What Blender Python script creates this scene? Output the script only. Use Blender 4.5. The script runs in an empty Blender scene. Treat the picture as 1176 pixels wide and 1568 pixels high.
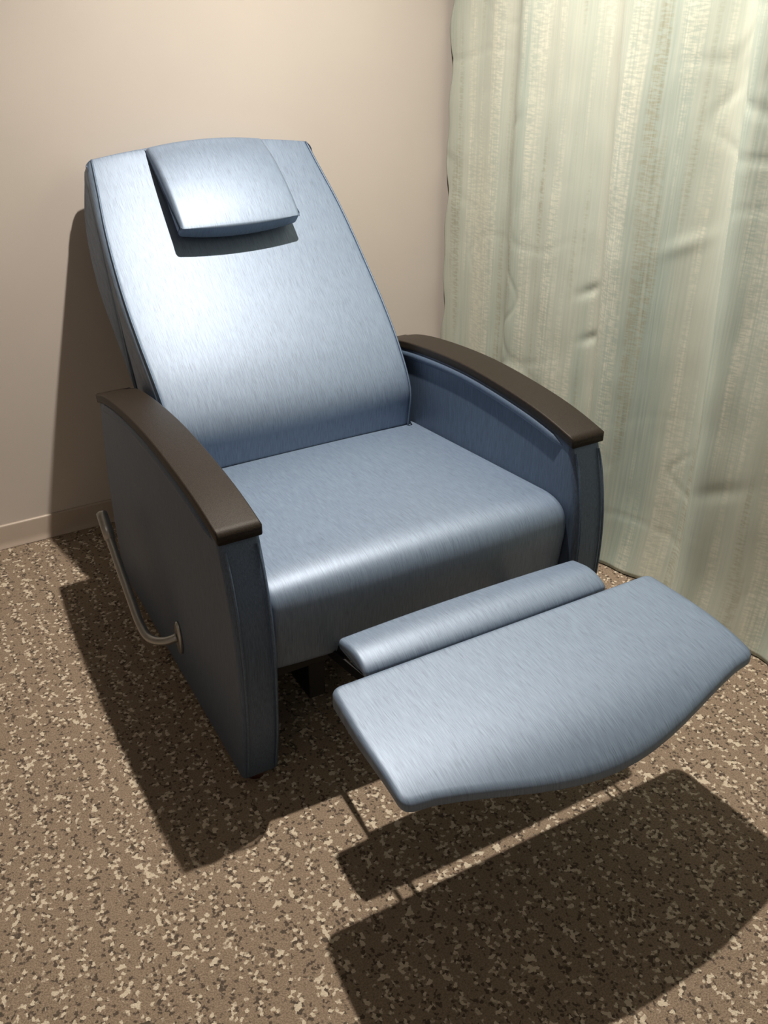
import bpy, bmesh, math, random
from mathutils import Vector, Matrix, noise
random.seed(3)
S=bpy.context.scene
try:
    S.view_settings.view_transform='Standard'
except Exception: pass

# ---------------------------------------------------------------- materials
def newmat(n):
    m=bpy.data.materials.new(n); m.use_nodes=True
    nt=m.node_tree; b=nt.nodes['Principled BSDF']
    return m,nt,b
def N(nt,t,**k):
    n=nt.nodes.new(t)
    for a,v in k.items(): setattr(n,a,v)
    return n
def ramp(nt,stops,interp='LINEAR'):
    r=N(nt,'ShaderNodeValToRGB'); r.color_ramp.interpolation=interp
    e=r.color_ramp.elements
    while len(e)<len(stops): e.new(0.5)
    for i,(p,c) in enumerate(stops):
        e[i].position=p; e[i].color=(c[0],c[1],c[2],1)
    return r
def coords(nt,scale):
    tc=N(nt,'ShaderNodeTexCoord'); mp=N(nt,'ShaderNodeMapping')
    mp.inputs['Scale'].default_value=scale
    nt.links.new(tc.outputs['Object'],mp.inputs['Vector'])
    return mp.outputs['Vector']
def noise_tex(nt,vec,scale=1,detail=3,rough=.5):
    n=N(nt,'ShaderNodeTexNoise'); n.inputs['Scale'].default_value=scale
    n.inputs['Detail'].default_value=detail; n.inputs['Roughness'].default_value=rough
    nt.links.new(vec,n.inputs['Vector']); return n
def mix(nt,a,b,f,mode='MIX'):
    m=N(nt,'ShaderNodeMix',data_type='RGBA',blend_type=mode)
    for sock,v in ((m.inputs[0],f),(m.inputs[6],a),(m.inputs[7],b)):
        if hasattr(v,'links') or hasattr(v,'is_linked'): nt.links.new(v,sock)
        elif isinstance(v,(int,float)): sock.default_value=v
        else: sock.default_value=(v[0],v[1],v[2],1)
    return m.outputs[2]
def bump(nt,b,h,strength,dist=.002):
    bp=N(nt,'ShaderNodeBump'); bp.inputs['Strength'].default_value=strength
    bp.inputs['Distance'].default_value=dist
    nt.links.new(h,bp.inputs['Height']); nt.links.new(bp.outputs['Normal'],b.inputs['Normal'])

def fabric(name,scale,scale2,c0,c1,metal=.35,rough=.55,coat=.42):
    m,nt,b=newmat(name)
    n=noise_tex(nt,coords(nt,scale),1,2,.6)
    r=ramp(nt,[(.3,c0),(.5,[(a+b_)*.5 for a,b_ in zip(c0,c1)]),(.7,c1)])
    nt.links.new(n.outputs['Fac'],r.inputs['Fac'])
    n2=noise_tex(nt,coords(nt,scale2),1,1,.5)
    r2=ramp(nt,[(.60,(0,0,0)),(.72,(.32,.32,.32))]); nt.links.new(n2.outputs['Fac'],r2.inputs['Fac'])
    c=mix(nt,r.outputs['Color'],[x*.45 for x in c0],r2.outputs['Color'])
    nt.links.new(c,b.inputs['Base Color'])
    b.inputs['Metallic'].default_value=metal
    b.inputs['Roughness'].default_value=rough
    b.inputs['Coat Weight'].default_value=coat
    b.inputs['Coat Roughness'].default_value=.55
    b.inputs['Coat IOR'].default_value=1.9
    bump(nt,b,n.outputs['Fac'],.13,.0005)
    return m
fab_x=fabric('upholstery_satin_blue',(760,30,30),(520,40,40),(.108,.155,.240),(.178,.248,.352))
fab_shade=fabric('upholstery_satin_blue_shaded_side',(760,680,24),(520,480,34),(.055,.088,.150),(.100,.148,.230),.3,.55,.2)  # same satin for the sides, with their dim shade put into the colour
m,nt,b=newmat('upholstery_piping'); b.inputs['Roughness'].default_value=.5; b.inputs['Metallic'].default_value=.3
n=noise_tex(nt,coords(nt,(200,200,200)),1,2); r=ramp(nt,[(.3,(.08,.12,.19)),(.7,(.11,.16,.24))]); nt.links.new(n.outputs['Fac'],r.inputs['Fac']); nt.links.new(r.outputs['Color'],b.inputs['Base Color']); piping=m

m,nt,b=newmat('dark_textured_armcap')
n=noise_tex(nt,coords(nt,(500,500,500)),1,3,.7)
r=ramp(nt,[(.35,(.009,.0065,.005)),(.7,(.033,.024,.017))]); nt.links.new(n.outputs['Fac'],r.inputs['Fac'])
nt.links.new(r.outputs['Color'],b.inputs['Base Color']); b.inputs['Roughness'].default_value=.45
b.inputs['Specular IOR Level'].default_value=.22
bump(nt,b,n.outputs['Fac'],.5,.0010); armcap=m

def metal(name,col,rough,met=1):
    m,nt,b=newmat(name); b.inputs['Metallic'].default_value=met
    n=noise_tex(nt,coords(nt,(120,120,120)),1,2)
    r=ramp(nt,[(.3,[c*.9 for c in col]),(.7,col)]); nt.links.new(n.outputs['Fac'],r.inputs['Fac'])
    nt.links.new(r.outputs['Color'],b.inputs['Base Color']); b.inputs['Roughness'].default_value=rough
    return m
steel=metal('satin_nickel',(.46,.46,.45),.36,.85)
black=metal('black_steel',(.006,.006,.007),.6,.0)
redwood=metal('foot_wood',(.09,.03,.02),.4,0)

m,nt,b=newmat('wall_paint')
n=noise_tex(nt,coords(nt,(3,3,3)),1,4); r=ramp(nt,[(.3,(.60,.545,.505)),(.7,(.63,.57,.525))])
nt.links.new(n.outputs['Fac'],r.inputs['Fac']); nt.links.new(r.outputs['Color'],b.inputs['Base Color'])
n2=noise_tex(nt,coords(nt,(350,350,350)),1,2); bump(nt,b,n2.outputs['Fac'],.08,.001); b.inputs['Roughness'].default_value=.6
wallm=m
m,nt,b=newmat('baseboard_vinyl'); n=noise_tex(nt,coords(nt,(5,5,5)),1,2)
r=ramp(nt,[(.3,(.44,.37,.31)),(.7,(.48,.40,.34))]); nt.links.new(n.outputs['Fac'],r.inputs['Fac'])
nt.links.new(r.outputs['Color'],b.inputs['Base Color']); b.inputs['Roughness'].default_value=.4; basem=m
m,nt,b=newmat('ceiling_paint'); n=noise_tex(nt,coords(nt,(5,5,5)),1,2)
r=ramp(nt,[(.3,(.7,.67,.62)),(.7,(.74,.7,.66))]); nt.links.new(n.outputs['Fac'],r.inputs['Fac'])
nt.links.new(r.outputs['Color'],b.inputs['Base Color']); b.inputs['Roughness'].default_value=.8; ceilm=m

# carpet
m,nt,b=newmat('speckled_loop_carpet')
tc=N(nt,'ShaderNodeTexCoord'); L=nt.links
nd=noise_tex(nt,tc.outputs['Object'],200,2)
vm=N(nt,'ShaderNodeVectorMath',operation='MULTIPLY_ADD'); L.new(nd.outputs['Color'],vm.inputs[0])
vm.inputs[1].default_value=(.007,.007,0); L.new(tc.outputs['Object'],vm.inputs[2])
def vor(scale,src,rnd=1.0):
    v=N(nt,'ShaderNodeTexVoronoi'); v.inputs['Scale'].default_value=scale; v.inputs['Randomness'].default_value=rnd
    v.voronoi_dimensions='2D'
    L.new(src,v.inputs['Vector']); s=N(nt,'ShaderNodeSeparateColor'); L.new(v.outputs['Color'],s.inputs[0]); return v,s
v1,s1=vor(150,vm.outputs[0],.8)
big=noise_tex(nt,tc.outputs['Object'],46,2,.6)
sx=N(nt,'ShaderNodeSeparateXYZ'); L.new(tc.outputs['Object'],sx.inputs[0])
def math1(op,a,bv=None,c=None):
    q=N(nt,'ShaderNodeMath',operation=op)
    for i,x in enumerate((a,bv,c)):
        if x is None: continue
        if isinstance(x,(int,float)): q.inputs[i].default_value=x
        else: L.new(x,q.inputs[i])
    return q.outputs[0]
row=math1('SINE',math1('MULTIPLY',sx.outputs['X'],2*math.pi/.048))
mod=math1('ADD',math1('MULTIPLY',math1('SUBTRACT',big.outputs['Fac'],.5),.75),math1('MULTIPLY',row,.10))
val=math1('ADD',s1.outputs[0],mod)
base=ramp(nt,[(.3,(.185,.135,.095)),(.5,(.295,.220,.158)),(.7,(.42,.32,.23))])
fine=noise_tex(nt,tc.outputs['Object'],300,3,.7); L.new(fine.outputs['Fac'],base.inputs['Fac'])
lm=ramp(nt,[(.84,(0,0,0)),(.92,(1,1,1))]); L.new(val,lm.inputs['Fac'])
v2,s2=vor(200,vm.outputs[0])
val2=math1('ADD',s2.outputs[1],mod)
dm=ramp(nt,[(.79,(0,0,0)),(.89,(.85,.85,.85))]); L.new(val2,dm.inputs['Fac'])
c=mix(nt,base.outputs['Color'],(.060,.045,.034),dm.outputs['Color'])
c=mix(nt,c,(.70,.60,.47),lm.outputs['Color'])
L.new(c,b.inputs['Base Color']); b.inputs['Roughness'].default_value=.95
bump(nt,b,fine.outputs['Fac'],.9,.006); carpet=m

# curtain
m,nt,b=newmat('seafoam_drape')
L=nt.links
mpA=coords(nt,(0,5,.2)); nA=noise_tex(nt,mpA,1,3,.6)
mpB=coords(nt,(0,170,3.5)); nB=noise_tex(nt,mpB,1,2,.6)
mpC=coords(nt,(0,13,.8)); nC=noise_tex(nt,mpC,1,2,.5)
mpD=coords(nt,(0,38,170)); nD=noise_tex(nt,mpD,1,2,.6)
rA=ramp(nt,[(.35,(.33,.405,.365)),(.65,(.50,.53,.465))]); L.new(nA.outputs['Fac'],rA.inputs['Fac'])
rB=ramp(nt,[(.35,(0,0,0)),(.7,(1,1,1))]); L.new(nB.outputs['Fac'],rB.inputs['Fac'])
rC=ramp(nt,[(.50,(0,0,0)),(.58,(1,1,1))]); L.new(nC.outputs['Fac'],rC.inputs['Fac'])
rC2=ramp(nt,[(.36,(1,1,1)),(.43,(0,0,0))]); L.new(nC.outputs['Fac'],rC2.inputs['Fac'])
rD=ramp(nt,[(.42,(.05,.05,.05)),(.58,(1,1,1))]); L.new(nD.outputs['Fac'],rD.inputs['Fac'])
f1=mix(nt,(.35,.35,.35),rB.outputs['Color'],.6)
f1=mix(nt,f1,rC.outputs['Color'],1.0,'MULTIPLY')
f2=mix(nt,f1,rD.outputs['Color'],1.0,'MULTIPLY')
c=mix(nt,rA.outputs['Color'],(.80,.775,.65),f2)
g2=mix(nt,rC2.outputs['Color'],rD.outputs['Color'],1.0,'MULTIPLY')
g2=mix(nt,(0,0,0),g2,.6)
c=mix(nt,c,(.29,.28,.20),g2)
lo=mix(nt,(0,0,0),rB.outputs['Color'],.38)
c=mix(nt,c,(.60,.61,.53),lo)
L.new(c,b.inputs['Base Color']); b.inputs['Roughness'].default_value=.5
bump(nt,b,nB.outputs['Fac'],.2,.001); drape=m

m,nt,b=newmat('lamp_glow'); n=noise_tex(nt,coords(nt,(2,2,2)),1)
r=ramp(nt,[(0,(1,.85,.68)),(1,(1,.87,.7))]); nt.links.new(n.outputs['Fac'],r.inputs['Fac']); nt.links.new(r.outputs['Color'],b.inputs['Emission Color'])
b.inputs['Emission Strength'].default_value=3; glow=m

# ---------------------------------------------------------------- mesh helpers
def mkmesh(name,verts,faces,mat,parent=None,origin=(0,0,0),smooth=True):
    o=Vector(origin)
    me=bpy.data.meshes.new(name); me.from_pydata([tuple(Vector(v)-o) for v in verts],[],faces)
    bm=bmesh.new(); bm.from_mesh(me); bmesh.ops.recalc_face_normals(bm,faces=bm.faces); bm.to_mesh(me); bm.free()
    if smooth:
        for p in me.polygons: p.use_smooth=True
    me.materials.append(mat)
    ob=bpy.data.objects.new(name,me); S.collection.objects.link(ob)
    if parent: ob.parent=parent
    else: ob.location=o
    return ob
def catmull(P,n):
    P=[Vector(p) for p in P]; out=[]
    for i in range(len(P)-1):
        p0=P[max(i-1,0)];p1=P[i];p2=P[i+1];p3=P[min(i+2,len(P)-1)]
        for k in range(n):
            t=k/n
            out.append(.5*((2*p1)+(p2-p0)*t+(2*p0-5*p1+4*p2-p3)*t*t+(3*p1-p0-3*p2+p3)*t**3))
    out.append(P[-1]); return out
def round_poly(pts,seg=6,maxlen=.03):
    n=len(pts); out=[]
    for i in range(n):
        p=Vector(pts[i][:2]); r=pts[i][2] if len(pts[i])>2 else 0
        a=Vector(pts[i-1][:2]); c=Vector(pts[(i+1)%n][:2])
        if r<=0: out.append(p); continue
        da=(a-p); dc=(c-p); ra=min(r,da.length*.49); rc=min(r,dc.length*.49)
        A=p+da.normalized()*ra; C=p+dc.normalized()*rc
        for k in range(seg+1):
            t=k/seg; out.append((1-t)**2*A+2*t*(1-t)*p+t*t*C)
    res=[]
    for i,p in enumerate(out):
        q=out[(i+1)%len(out)]; d=(q-p).length
        if d<1e-6: continue
        m=max(1,int(math.ceil(d/maxlen)))
        for k in range(m): res.append(p.lerp(q,k/m))
    return res
def vnormals(poly):
    n=len(poly); area=sum(poly[i][0]*poly[(i+1)%n][1]-poly[(i+1)%n][0]*poly[i][1] for i in range(n))
    s=1 if area>0 else -1; out=[]
    for i in range(n):
        e1=(poly[i]-poly[i-1]).normalized(); e2=(poly[(i+1)%n]-poly[i]).normalized()
        n1=Vector((e1[1],-e1[0]))*s; n2=Vector((e2[1],-e2[0]))*s
        m=(n1+n2); 
        if m.length<1e-6: m=n1
        m.normalize(); c=max(.5,m.dot(n1)); out.append(m/c)
    return out
def rings_to_mesh(name,rings,mat,parent,origin):
    n=len(rings[0]); V=[v for r in rings for v in r]; F=[]
    for i in range(len(rings)-1):
        for j in range(n):
            k=(j+1)%n; F.append((i*n+j,i*n+k,(i+1)*n+k,(i+1)*n+j))
    F.append(tuple(range(n))[::-1]); F.append(tuple((len(rings)-1)*n+j for j in range(n)))
    return mkmesh(name,V,F,mat,parent,origin)
def extrude_x(name,prof,x0,x1,r,mat,parent,origin,crown=0,n=2,warp=None,mask=None):
    nm=vnormals(prof); c=(x0+x1)/2; W=(x1-x0)/2; st=[]
    for k in range(5): 
        th=math.pi/2*(1-k/5); st.append((-(W-r)-r*math.sin(th),crown+r*(1-math.cos(th))))
    for k in range(n+1):
        u=-(W-r)+2*(W-r)*k/n; st.append((u,crown*(abs(u)/(W-r))**2.2 if W>r else 0))
    for k in range(1,6):
        th=math.pi/2*k/5; st.append(((W-r)+r*math.sin(th),crown+r*(1-math.cos(th))))
    rings=[]
    for u,ins in st:
        ring=[]
        for p,q in zip(prof,nm):
            w=p-q*ins; v=Vector((c+u,w[0],w[1]))
            if warp: v=warp(v,u/W)
            ring.append(v)
        rings.append(ring)
    return rings_to_mesh(name,rings,mat,parent,origin)
def slab(name,outline,z0,z1,r,mat,parent,origin,warp=None,n=18):
    nm=vnormals(outline); cen=sum(outline,Vector((0,0)))/len(outline); rings=[]
    def ring(ins,z,s=1):
        R=[]
        for p,q in zip(outline,nm):
            w=p-q*ins; w=cen+(w-cen)*s; v=Vector((w[0],w[1],z))
            if warp: v=warp(v)
            R.append(v)
        return R
    for k in range(1,n+1): rings.append(ring(r,z0,k/n))
    for k in range(1,7):
        th=math.pi/2*k/6; rings.append(ring(r-r*math.sin(th),z0+r-r*math.cos(th)))
    for k in range(7):
        th=math.pi/2*k/6; rings.append(ring(r-r*math.cos(th),z1-r+r*math.sin(th)))
    for k in range(n-1,0,-1): rings.append(ring(r,z1,k/n))
    return rings_to_mesh(name,rings,mat,parent,origin)
def tube(name,pts,rad,mat,parent,origin,seg=10,radii=None):
    P=[Vector(p) for p in pts]; rings=[]
    up=Vector((.31,.17,.93))
    prev=None
    for i,p in enumerate(P):
        t=(P[min(i+1,len(P)-1)]-P[max(i-1,0)]).normalized()
        if prev is None: a=t.cross(up).normalized()
        else: a=(prev-t*prev.dot(t)).normalized()
        prev=a; b2=t.cross(a); rr=radii[i] if radii else rad
        rings.append([p+(a*math.cos(2*math.pi*k/seg)+b2*math.sin(2*math.pi*k/seg))*rr for k in range(seg)])
    return rings_to_mesh(name,rings,mat,parent,origin)
def box(name,lo,hi,mat,parent=None,origin=(0,0,0),bev=0.0,rot=None):
    V=[(x,y,z) for x in (lo[0],hi[0]) for y in (lo[1],hi[1]) for z in (lo[2],hi[2])]
    F=[(0,1,3,2),(4,6,7,5),(0,4,5,1),(2,3,7,6),(0,2,6,4),(1,5,7,3)]
    ob=mkmesh(name,V,F,mat,parent,origin,smooth=False)
    if bev:
        md=ob.modifiers.new('bevel','BEVEL'); md.width=bev; md.segments=3
    return ob

# ---------------------------------------------------------------- room
WY=2.645; CZ=2.7
box('floor',(-2.6,-2.6,-.1),(1.95,WY+.1,0),carpet)
box('wall_back',(-2.6,WY,0),(1.95,WY+.1,CZ),wallm)
box('wall_right',(1.85,-2.6,0),(1.95,WY,CZ),wallm)
box('wall_left',(-2.6,-2.5,0),(-2.5,WY,CZ),wallm)
box('wall_front',(-2.5,-2.6,0),(1.85,-2.5,CZ),wallm)
box('ceiling',(-2.6,-2.6,CZ),(1.95,WY+.1,CZ+.1),ceilm)
bb=round_poly([(WY,0),(WY-.016,0,.003),(WY-.010,.015,.01),(WY-.006,.072,.004),(WY,.075)],4,.05)
extrude_x('baseboard_back',bb,-2.5,1.85,.001,basem,None,(0,0,0))

# curtain
def curt():
    V=[];F=[];ny=760;nz=240; y0=2.63;y1=-.9
    dents=[(1.95,.73,.006,.035),(1.93,.60,.006,.035),(1.62,.93,-.004,.05),(2.28,1.12,.003,.04),(1.35,.40,.003,.06)]
    for i in range(ny+1):
        y=y0+(y1-y0)*i/ny
        for j in range(nz+1):
            z=.004+(2.66-.004)*j/nz
            s=y+.025*math.sin(.9*z+2)+.07*noise.noise(Vector((y*.9,z*.35,4)))
            a=2*math.pi*s/.40+1.4
            f=.048*math.sin(a+.6*math.sin(a))+.012*math.sin(2*math.pi*s/.155+1.0)*(.5+.5*math.sin(s*3))+.015*noise.noise(Vector((s*2.2,z*.3,0)))
            amp=.35+.65*min(1,max(0,(2.50-y)/.8))
            x=1.715+f*amp
            x+=.006*noise.noise(Vector((y*5,z*1.6,7)))
            x+=.0015*noise.noise(Vector((y*15,z*10,7)))
            cr=noise.noise(Vector((y*4+3,z*7,2)))
            x+=.0026*max(0,1-abs(cr)*14)*max(0,noise.noise(Vector((y*2,z*2,12))))*2
            for (dy,dz,da,dr) in dents:
                q=((y-dy)/dr)**2+((z-dz+(y-dy)*.5)/(dr*.35))**2
                if q<9: x+=da*math.exp(-q)
            if z<.25: x-=.035*(1-z/.25)**2*(.6+.9*noise.noise(Vector((y*6,0,3))))
            e=max(0,1-(y0-y)/.08)
            yy=y+(.006*math.sin(z*34)+.006*math.sin(z*19+1)-.012)*e
            V.append((x,yy,z))
    for i in range(ny):
        for j in range(nz):
            a=i*(nz+1)+j; F.append((a,a+1,a+nz+2,a+nz+1))
    ob=mkmesh('curtain',V,F,drape)
    md=ob.modifiers.new('thick','SOLIDIFY'); md.thickness=.0015
curt()
# ---------------------------------------------------------------- recliner
CX=.889
O=(CX,1.8,0)
ch=bpy.data.objects.new('recliner_armchair',None); ch.location=O; S.collection.objects.link(ch)
arch=catmull([(1.400,.629),(1.48,.643),(1.57,.652),(1.70,.657),(1.82,.656),(1.95,.646),(2.08,.629),(2.17,.610),(2.235,.588)],5)
def arm(side):
    xo=CX+side*.4425; xi=CX+side*.360
    x0,x1=min(xo,xi),max(xo,xi)
    sn='r' if side>0 else 'l'
    top=[(p[0],p[1]-.018) for p in arch]
    prof=[(1.403,.610,.0)]+[tuple(p) for p in top[1:-1]]+[(2.228,.565,.012),(2.275,.36,.05),(2.285,.20,.05),(2.27,.04,.02),(1.392,.026,.012),(1.366,.16,.03),(1.352,.32,.06),(1.356,.44,.06),(1.378,.54,.05)]
    prof=round_poly(prof,4,.03)
    extrude_x('arm_panel_'+sn,prof,x0,x1,.012,fab_shade,ch,O,n=4)
    up=[Vector(p) for p in arch]
    lo=[Vector((p[0],p[1]-.022)) for p in arch][::-1]
    up[0]=Vector((1.393,.627)); lo[-1]=Vector((1.393,.605))
    up[-1]=Vector((2.24,.588)); lo[0]=Vector((2.235,.566))
    extrude_x('arm_cap_'+sn,up+lo,x0-.003,x1+.003,.004,armcap,ch,O,n=2)
    fr=[(1.390,.590),(1.371,.54),(1.351,.44),(1.347,.32),(1.361,.16),(1.386,.04)]
    for k,xx in enumerate((x0+.010,x1-.010)):
        pts=[(xx,p[0]+.002,p[1]) for p in catmull(fr,6)]
        tube('arm_piping_%s_%d'%(sn,k),pts,.0025,piping,ch,O,6)
    for nm_,xs in (('out',xo-side*.006),('in',xi+side*.006)):
        pts=[(xs,p[0],p[1]-.036) for p in arch[1:-2]]
        n_=len(pts); rad=[.012*min(1,(i+1)/4,(n_-i)/4) for i in range(n_)]
        tube('arm_top_roll_%s_%s'%(sn,nm_),pts,.012,fab_shade,ch,O,14,radii=rad)
    for k,yy in enumerate((1.43,2.2)):
        xm=(x0+x1)/2
        tube('foot_%s_%d'%(sn,k),[(xm,yy,0),(xm,yy,.02),(xm,yy,.045)],.025,redwood,ch,O,16,radii=[.020,.024,.026])
arm(-1); arm(1)
front=catmull([(2.018,.36),(2.003,.46),(2.006,.54),(2.075,.632),(2.165,.720),(2.27,.815),(2.393,.937),(2.48,1.022),(2.548,1.088)],5)
back=[Vector(p) for p in catmull([(2.608,1.04),(2.588,.90),(2.51,.76),(2.39,.64),(2.30,.52),(2.26,.36)],4)]
prof=[tuple(p) for p in front[:-1]]+[(2.558,1.096,.012),(2.611,1.058,.02)]+[tuple(p) for p in back[1:]]
prof=round_poly(prof,4,.03)
HW=catmull([(.36,.326),(.5,.332),(.62,.340),(.74,.345),(.84,.343),(.94,.334),(1.03,.318),(1.12,.303)],6)
def hw(z):
    z=max(.36,min(1.119,z))
    for a,b_ in zip(HW,HW[1:]):
        if z<=b_[0]: return a[1]+(b_[1]-a[1])*(z-a[0])/(b_[0]-a[0])
    return HW[-1][1]
def wback(v,u):
    k=max(0,(v.z-.85)/.23); ar=.009*min(k,1)**2*(1-u*u)
    return Vector((CX+(v.x-CX)*hw(v.z)/.34, v.y+ar*.45, v.z+ar*.8))
extrude_x('backrest',prof,CX-.34,CX+.34,.018,fab_x,ch,O,crown=.014,n=16,warp=wback)
for s in (-1,1):
    pts=[]
    for p in front[3:]:
        z=p[1]; pts.append(Vector((CX+s*(hw(z)-.010),p[0]+.008,z-.010)))
    tube('back_piping_%s'%('l' if s<0 else 'r'),pts,.0025,piping,ch,O,6)
# seat cushion
sp=round_poly([(2.06,.425,.02),(1.356,.498,.115),(1.385,.270,.03),(2.06,.27,.02)],14,.03)
extrude_x('seat',sp,CX-.3595,CX+.3595,.018,fab_x,ch,O,crown=.010,n=14)
# pillow
face=catmull([(2.302,.944),(2.345,.989),(2.410,1.041),(2.472,1.080),(2.522,1.101)],4)
pp=[(2.338,.904,.014)]+[(2.299,.940,.010)]+[tuple(p) for p in face[1:-1]]+[(2.535,1.109,.015),(2.575,1.094,.015),(2.56,1.072,.01),(2.45,1.01,.02)]
pp=round_poly(pp,5,.02)
def wp(v,u):
    t=(v.z-.9)/.2
    return Vector((CX+(v.x-CX)*(1.0-.02*t), v.y-.005*(1-u*u)*(1-t), v.z+(.003*t-.006*(1-t))*(1-u*u)))
extrude_x('headrest_pillow',pp,CX-.163,CX+.163,.011,fab_x,ch,O,crown=.007,n=12,warp=wp)
pts=[]
for i in range(21):
    u=-1+2*i/20; v=wp(Vector((CX+u*.153,2.3045+.007*abs(u)**2.2,.939+.002*abs(u)**2)),u); pts.append(v)
tube('pillow_piping',pts,.002,piping,ch,O,6)
# footrest board
ol=[(CX-.360,1.130,.022),(CX+.360,1.130,.022)]
rs=[(CX+.372,1.0,.05),(CX+.372,.860,.020)]
arc=[]
for k in range(1,18):
    u=1-2*k/18; arc.append((CX+u*.360,.860-.066*(math.cos(u*math.pi/2))**1.35))
ls=[(CX-.372,.860,.020),(CX-.372,1.0,.05)]
outl=round_poly(ol+rs+arc+ls,8,.015)
def wm(v):
    d=max(0,(1.128-v.y)/.27)
    t=min(1,d)
    top=.442-.008*d-.018*d**5.0
    th=(.442-v.z)*(1-.45*t)
    return Vector((v.x,v.y,top-th))
slab('footrest_board',outl,.400,.442,.012,fab_x,ch,O,warp=wm)
sf=round_poly([(1.268,.428,.014),(1.200,.444,.03),(1.150,.425,.022),(1.152,.400,.01),(1.262,.398,.012)],6,.02)
extrude_x('footrest_flap',sf,CX-.278,CX+.278,.010,fab_x,ch,O,crown=.004,n=10)
def bar(name,a,b_,w=.022,t=.005):
    a=Vector(a);b_=Vector(b_);d=(b_-a).normalized();x=Vector((1,0,0));u=d.cross(x).normalized()
    V=[];
    for p in (a-d*w*.5,b_+d*w*.5):
        for sx_ in (-t/2,t/2):
            for su in (-w/2,w/2): V.append(p+x*sx_+u*su)
    F=[(0,1,3,2),(4,6,7,5),(0,4,5,1),(2,3,7,6),(0,2,6,4),(1,5,7,3)]
    return mkmesh(name,V,F,black,ch,O,smooth=False)
for i,s in enumerate((-1,1)):
    x=CX+s*.215
    bar('link_a_%d'%i,(x,1.50,.22),(x,1.24,.375))
    bar('link_b_%d'%i,(x+s*.008,1.50,.25),(x+s*.008,1.16,.33))
    bar('link_c_%d'%i,(x-s*.008,1.16,.33),(x-s*.008,1.02,.388))
    bar('link_e_%d'%i,(x+s*.014,1.24,.386),(x+s*.014,.98,.386),.02)
    tube('pivot_%d'%i,[(x-.014,1.16,.34),(x+.014,1.16,.34)],.007,black,ch,O,12)
    box('base_rail_%d'%i,(x-.02,1.50,.08),(x+.02,2.2,.26),black,ch,O,.003)
box('base_front_rail',(CX-.352,1.47,.20),(CX+.352,1.50,.268),black,ch,O,.003)
box('base_rear_rail',(CX-.352,2.15,.08),(CX+.352,2.18,.42),black,ch,O,.003)
tube('cross_tube',[(CX-.215,1.25,.355),(CX+.215,1.25,.355)],.009,black,ch,O,12)
# lever
hp=catmull([(CX-.448,1.752,.165),(CX-.475,1.765,.155),(CX-.500,1.80,.150),(CX-.507,1.845,.165),(CX-.507,1.91,.205),(CX-.507,1.99,.263),(CX-.507,2.05,.312),(CX-.507,2.085,.345)],6)
tube('lever_tube',hp,.0105,steel,ch,O,14)
tube('lever_grip',[hp[-9],hp[-6],hp[-3],hp[-1],hp[-1]+(hp[-1]-hp[-3])*.3],.012,steel,ch,O,14,radii=[.0135,.014,.014,.0135,.008])
pl=[]
for r_,xx in ((1,.4425),(1,.447),(.9,.449)):
    pl.append([Vector((CX-xx,1.748+.020*r_*math.cos(2*math.pi*k/28),.165+.045*r_*math.sin(2*math.pi*k/28))) for k in range(28)])
rings_to_mesh('lever_plate',pl,steel,ch,O)

# ---------------------------------------------------------------- lights
def downlight(x,y,power,ang=150,blend=.5,rad=.02,col=(1,.90,.77),tilt=(0,0)):
    e=bpy.data.objects.new('downlight_key_or_fill',None); e.location=(x,y,CZ); S.collection.objects.link(e)  # shared by the key downlight and the added fill lamp
    ring=[]
    for (r,z) in ((.075,0),(.078,-.006),(.055,-.006),(.05,0.0)):
        ring.append([Vector((x+r*math.cos(2*math.pi*k/32),y+r*math.sin(2*math.pi*k/32),CZ+z)) for k in range(32)])
    V=[v for r in ring for v in r];F=[(i*32+k,i*32+(k+1)%32,(i+1)*32+(k+1)%32,(i+1)*32+k) for i in range(3) for k in range(32)]
    mkmesh('trim_ring',V,F,ceilm,e,(x,y,CZ))
    mkmesh('lens',[(x+.05*math.cos(2*math.pi*k/32),y+.05*math.sin(2*math.pi*k/32),CZ-.002) for k in range(32)],[tuple(range(32))],glow,e,(x,y,CZ))
    l=bpy.data.lights.new('lamp','SPOT'); l.energy=power; l.spot_size=math.radians(ang); l.spot_blend=blend; l.shadow_soft_size=rad; l.color=col
    o=bpy.data.objects.new('lamp',l); o.parent=e; o.location=(0,0,-.05); o.rotation_euler=(tilt[0],tilt[1],0); S.collection.objects.link(o)
downlight(1.02,1.85,335,ang=138,blend=.95,rad=.020,col=(1,.91,.79),tilt=(math.radians(-16),0))
downlight(-1.2,-.9,12)  # added ambient fill lamp; this second fixture is made up
l=bpy.data.lights.new('ambient_fill','AREA'); l.energy=4; l.size=2.0; l.color=(1,.92,.84)
o=bpy.data.objects.new('ambient_fill_area',l); o.location=(-.8,-.6,CZ-.02); S.collection.objects.link(o)  # added area light for soft ambient fill, no real panel on the ceiling
w=bpy.data.worlds.new('World'); S.world=w; w.use_nodes=True
w.node_tree.nodes['Background'].inputs[0].default_value=(.8,.75,.7,1); w.node_tree.nodes['Background'].inputs[1].default_value=.1

# ---------------------------------------------------------------- camera
cam=bpy.data.cameras.new('camera'); co=bpy.data.objects.new('camera',cam); S.collection.objects.link(co)
cam.sensor_fit='VERTICAL'; cam.sensor_height=36; cam.lens=36*1450/1568
F=Vector((.4252,.7553,-.4986)).normalized(); R=Vector((.8714,-.4905,0)).normalized(); U=R.cross(F)
M=Matrix((R,U,-F)).transposed().to_4x4(); M.translation=(0,0,1.5); co.matrix_world=M
cam.clip_start=.05
S.camera=co
